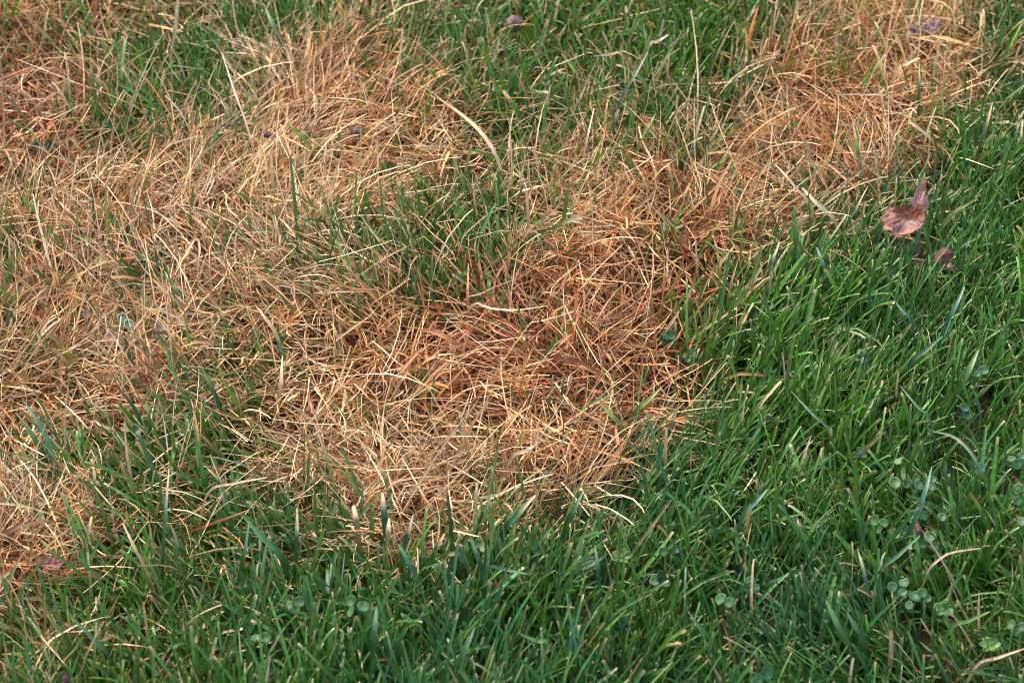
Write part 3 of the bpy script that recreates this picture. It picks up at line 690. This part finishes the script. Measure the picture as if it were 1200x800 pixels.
LEAF = {'blue': leaflet_data('leaflet', (.046, .122, .034), (.09, .175, .075), (.04, .10, .03), .3), 'dark': leaflet_data('leaflet', (.035, .085, .022), (.06, .12, .045), (.035, .08, .02), .4),
        'pale': leaflet_data('leaflet', (.09, .185, .05), (.13, .23, .085), (.19, .24, .10), .5), 'rim': leaflet_data('leaflet', (.06, .15, .08), (.10, .2, .11), (.58, .42, .28), .6),
        'dead': leaflet_data('leaflet', (.46, .29, .19), (.54, .37, .26), (.38, .22, .14), 1.1)}
def drop_data():
    V, F = [(0, 0, .7)], []
    for k, (r, z) in enumerate(((.55, .55), (.9, .2), (.8, -.05))):
        for a in range(8): V.append((r * math.cos(a * math.pi / 4), r * math.sin(a * math.pi / 4), z))
    for a in range(8):
        b = (a + 1) % 8; F.append((0, 1 + a, 1 + b))
        for k in (0, 8): F.append((1 + k + a, 9 + k + a, 9 + k + b, 1 + k + b))
    me = bpy.data.meshes.new('water_drop'); me.from_pydata(V, [], F); me.update()
    me.polygons.foreach_set('use_smooth', np.ones(len(me.polygons), bool)); me.materials.append(M_drop)
    return me
DROP = drop_data()
def clover(label, leaves, kind='blue', z=45, drops=0, cat='clover', name='clover', group=None, stem=True):
    L = np.array([l[:2] for l in leaves], float)
    ctr = L.mean(0) + (np.array([0, leaves[0][2] * .35]) if len(L) == 1 else 0)
    z = z - 5
    hub = at(ctr[0], ctr[1], (z - 2) / 1000); org = np.array([hub[0] + rng.normal(0, .004), hub[1] + .006, 0])
    root = empty(name, org, label, cat, group)
    leaves = list(leaves); named = len(leaves)
    if kind != 'dead':
        a0 = math.atan2(leaves[0][1] - ctr[1], leaves[0][0] - ctr[0])
        for j in range(named, 3):
            a1 = a0 + (j if named == 1 else 1.6) * 2.1 + rng.normal(0, .2); q = leaves[0][2] * .85
            leaves.append((ctr[0] + q * .62 * math.cos(a1), ctr[1] + q * .5 * math.sin(a1), q))
    for q, l in enumerate(leaves):
        c = at(l[0], l[1], (z - (5 if q >= named else 0) + rng.normal(0, 1.5)) / 1000); s = l[2] * .00063 * 1.0
        d = c - hub; ang = math.atan2(d[1], d[0]) - math.pi / 2 if np.hypot(d[0], d[1]) > .0015 else rng.normal(0, .4)
        o = bpy.data.objects.new('leaflet', LEAF[l[3] if len(l) > 3 else kind]); C.objects.link(o); o.parent = root
        tl = rng.normal(.42, .25)      # tilted towards the open side, as leaflets are
        from mathutils import Matrix, Vector
        M = Matrix.Rotation(tl, 4, 'X') @ Matrix.Rotation(rng.normal(0, .35), 4, 'Y') @ Matrix.Rotation(ang, 4, 'Z')
        mid = M @ Vector((0, .5 * s, 0))
        o.matrix_local = Matrix.Translation(Vector(c - org) - mid) @ M @ Matrix.Scale(s, 4)
        for k in range(drops if q < 3 else 0):
            w = bpy.data.objects.new('water_drop', DROP); C.objects.link(w); w.parent = o
            x, y = rng.normal(0, .16), .5 + rng.normal(0, .16)
            w.location = (x, y, .16 * abs(x) + .05); w.scale = (rng.uniform(.05, .10),) * 3
    if stem:
        path = catmull([org + [0, 0, -.001], org * .5 + hub * .5 + [0, .002, 0], hub], 8) - org
        V, F = [], []
        for k in range(8):
            for a in range(5): V.append(path[k] + np.array([math.cos(a * 1.2566), math.sin(a * 1.2566), 0]) * .0005)
        for k in range(7):
            for a in range(5): F.append((k * 5 + a, k * 5 + (a + 1) % 5, k * 5 + 5 + (a + 1) % 5, k * 5 + 5 + a))
        poly_mesh('stalk', V, F, np.repeat(np.array([[.10, .16, .05] if kind != 'dead' else [.3, .17, .09]]), len(V), 0), M_clover, root)
    return root
clover('largest pale green clover in the right lawn, three big round leaflets', [(1054, 541, 11), (1061, 555, 15), (1048, 566, 15)], 'pale', 50)
clover('blue green clover touching the right side of the large pale clover', [(1064, 567, 12), (1076, 569, 13), (1074, 560, 10)], 'blue', 46)
clover('small clover half hidden right of the wide grey green blade', [(1093, 562, 10), (1092, 571, 8)], 'blue', 44)
clover('dark clover left of the wet flat clover in the right lawn', [(1026, 610, 14), (1036, 613, 11), (1030, 621, 9)], 'blue', 44)
clover('clover with two leaflets behind the foot of the wide grey green blade', [(1070, 603, 12), (1082, 604, 13)], 'blue', 46)
clover('wet flat clover directly left of the tiny red brown leaf scrap', [(1061, 622, 14), (1050, 627, 11)], 'blue', 46, drops=2)
clover('three leaf clover just below the tiny red brown leaf scrap', [(1090, 629, 15), (1081, 637, 13), (1095, 641, 12)], 'blue', 48, drops=1)
clover('small clover right of the wide grey green blade, level with the red brown scrap', [(1104, 606, 11), (1108, 596, 9)], 'blue', 44)
clover('clover cut by the right edge of the photo, topmost of three there', [(1192, 544, 13), (1199, 534, 11), (1186, 538, 9)], 'blue', 46, drops=3)
clover('pale clover cut by the right edge of the photo, middle of three there', [(1194, 573, 14), (1193, 587, 11)], 'blue', 48, drops=1)
clover('clover cut by the right edge of the photo, lowest of three there', [(1198, 611, 12), (1196, 622, 11)], 'blue', 46)
clover('clover left of the long arching straw foot, leftmost of that group', [(1046, 688, 12), (1049, 697, 11)], 'blue', 46, drops=1)
clover('clover with four leaflets at the foot of the long arching straw', [(1060, 683, 13), (1058, 694, 10), (1071, 700, 13), (1066, 709, 10)], 'blue', 46, drops=1)
clover('one wet clover leaflet touching the foot of the long arching straw', [(1081, 695, 12)], 'blue', 46, drops=2)
clover('clover with two pale leaflets alone in the lower right lawn', [(845, 702, 14), (855, 706, 12)], 'blue', 48)
clover('one clover leaflet up right of the two leaf pale clover in the lower right lawn', [(880, 681, 12)], 'blue', 46)
clover('round clover leaf at the bottom edge right of centre', [(898, 789, 16), (888, 798, 11)], 'blue', 48)
clover('clover at the right edge above the pale scalloped weed leaf', [(1186, 732, 12), (1197, 735, 12), (1190, 741, 10)], 'blue', 46)
clover('clover leaflet half behind the pale scalloped weed leaf', [(1172, 749, 13)], 'blue', 42)
clover('lone round clover leaf just below the central dead patch', [(624, 638, 14)], 'blue', 46)
clover('small bright clover left of the lone round leaf below the dead patch', [(560, 637, 10), (568, 642, 11)], 'pale', 46)
clover('tiny bluish clover at the bottom centre, left of the leaning blue green blade', [(530, 650, 9), (538, 647, 10), (541, 655, 8)], 'blue', 46)
clover('three leaf clover spread flat at the bottom left of centre', [(412, 704, 14), (426, 711, 14), (412, 717, 13)], 'blue', 48)
clover('three leaf clover in the lower left lawn, right of the dark wide blade', [(339, 710, 13), (351, 705, 13), (347, 714, 11)], 'blue', 44)
clover('three leaf clover lowest in the lower left lawn', [(300, 748, 11), (311, 747, 13), (291, 752, 9)], 'blue', 44)
clover('faint clover pair above the weed leaves at the lower centre right', [(778, 646, 11), (793, 643, 10)], 'blue', 44)
clover('pale clover leaf in dark grass at the lower centre right', [(774, 674, 14)], 'blue', 44)
clover('lone round leaf in the green gap at left, below the dead grass', [(160, 504, 15)], 'dark', 38)
clover('green clover with bleached rims in the left dead grass', [(143, 373, 13), (151, 380, 13)], 'rim', 36, drops=1)
clover('dark clover leaf at the right rim of the central dead patch', [(786, 393, 14), (780, 397, 10)], 'dark', 42)
clover('wet clover just right of the central dead patch rim', [(812, 413, 9), (806, 421, 9), (818, 422, 8)], 'dark', 42, drops=2)
clover('wet clover leaf in the middle of the right lawn', [(1010, 413, 12)], 'blue', 44, drops=2)
clover('wet clover leaf beside the broad bright green blade at right', [(1153, 434, 13), (1146, 438, 9)], 'blue', 46, drops=3)
clover('wet pale clover below the broad bright green blade at right', [(1130, 478, 13), (1142, 471, 10), (1134, 487, 10)], 'blue', 46, drops=3)
clover('tiny clover leaf holding one drop, left above the large pale clover', [(1007, 528, 10)], 'blue', 48, drops=1)
for lab, lv in [('withered beige clover with two leaflets below the green clover with bleached rims', [(131, 396, 14), (139, 397, 12)]),
                ('withered beige leaflet left of the green clover with bleached rims', [(102, 368, 11)]),
                ('two withered beige leaflets right of the green clover with bleached rims', [(188, 383, 13), (195, 385, 9)]),
                ('withered pinkish leaflet farthest right of the withered clover row at left', [(212, 377, 11)]),
                ('withered beige leaflet in the upper left dead grass, middle of three', [(134, 291, 10)]),
                ('withered beige leaflet in the upper left dead grass, right of three', [(165, 286, 10)]),
                ('withered beige leaflet in the upper left dead grass, left of three', [(101, 276, 10)]),
                ('withered beige leaflet nearest the left edge of the dead grass', [(52, 289, 9)])]:
    clover(lab, lv, 'dead', 32, cat='withered leaf', name='withered_clover', group='withered clover leaves')
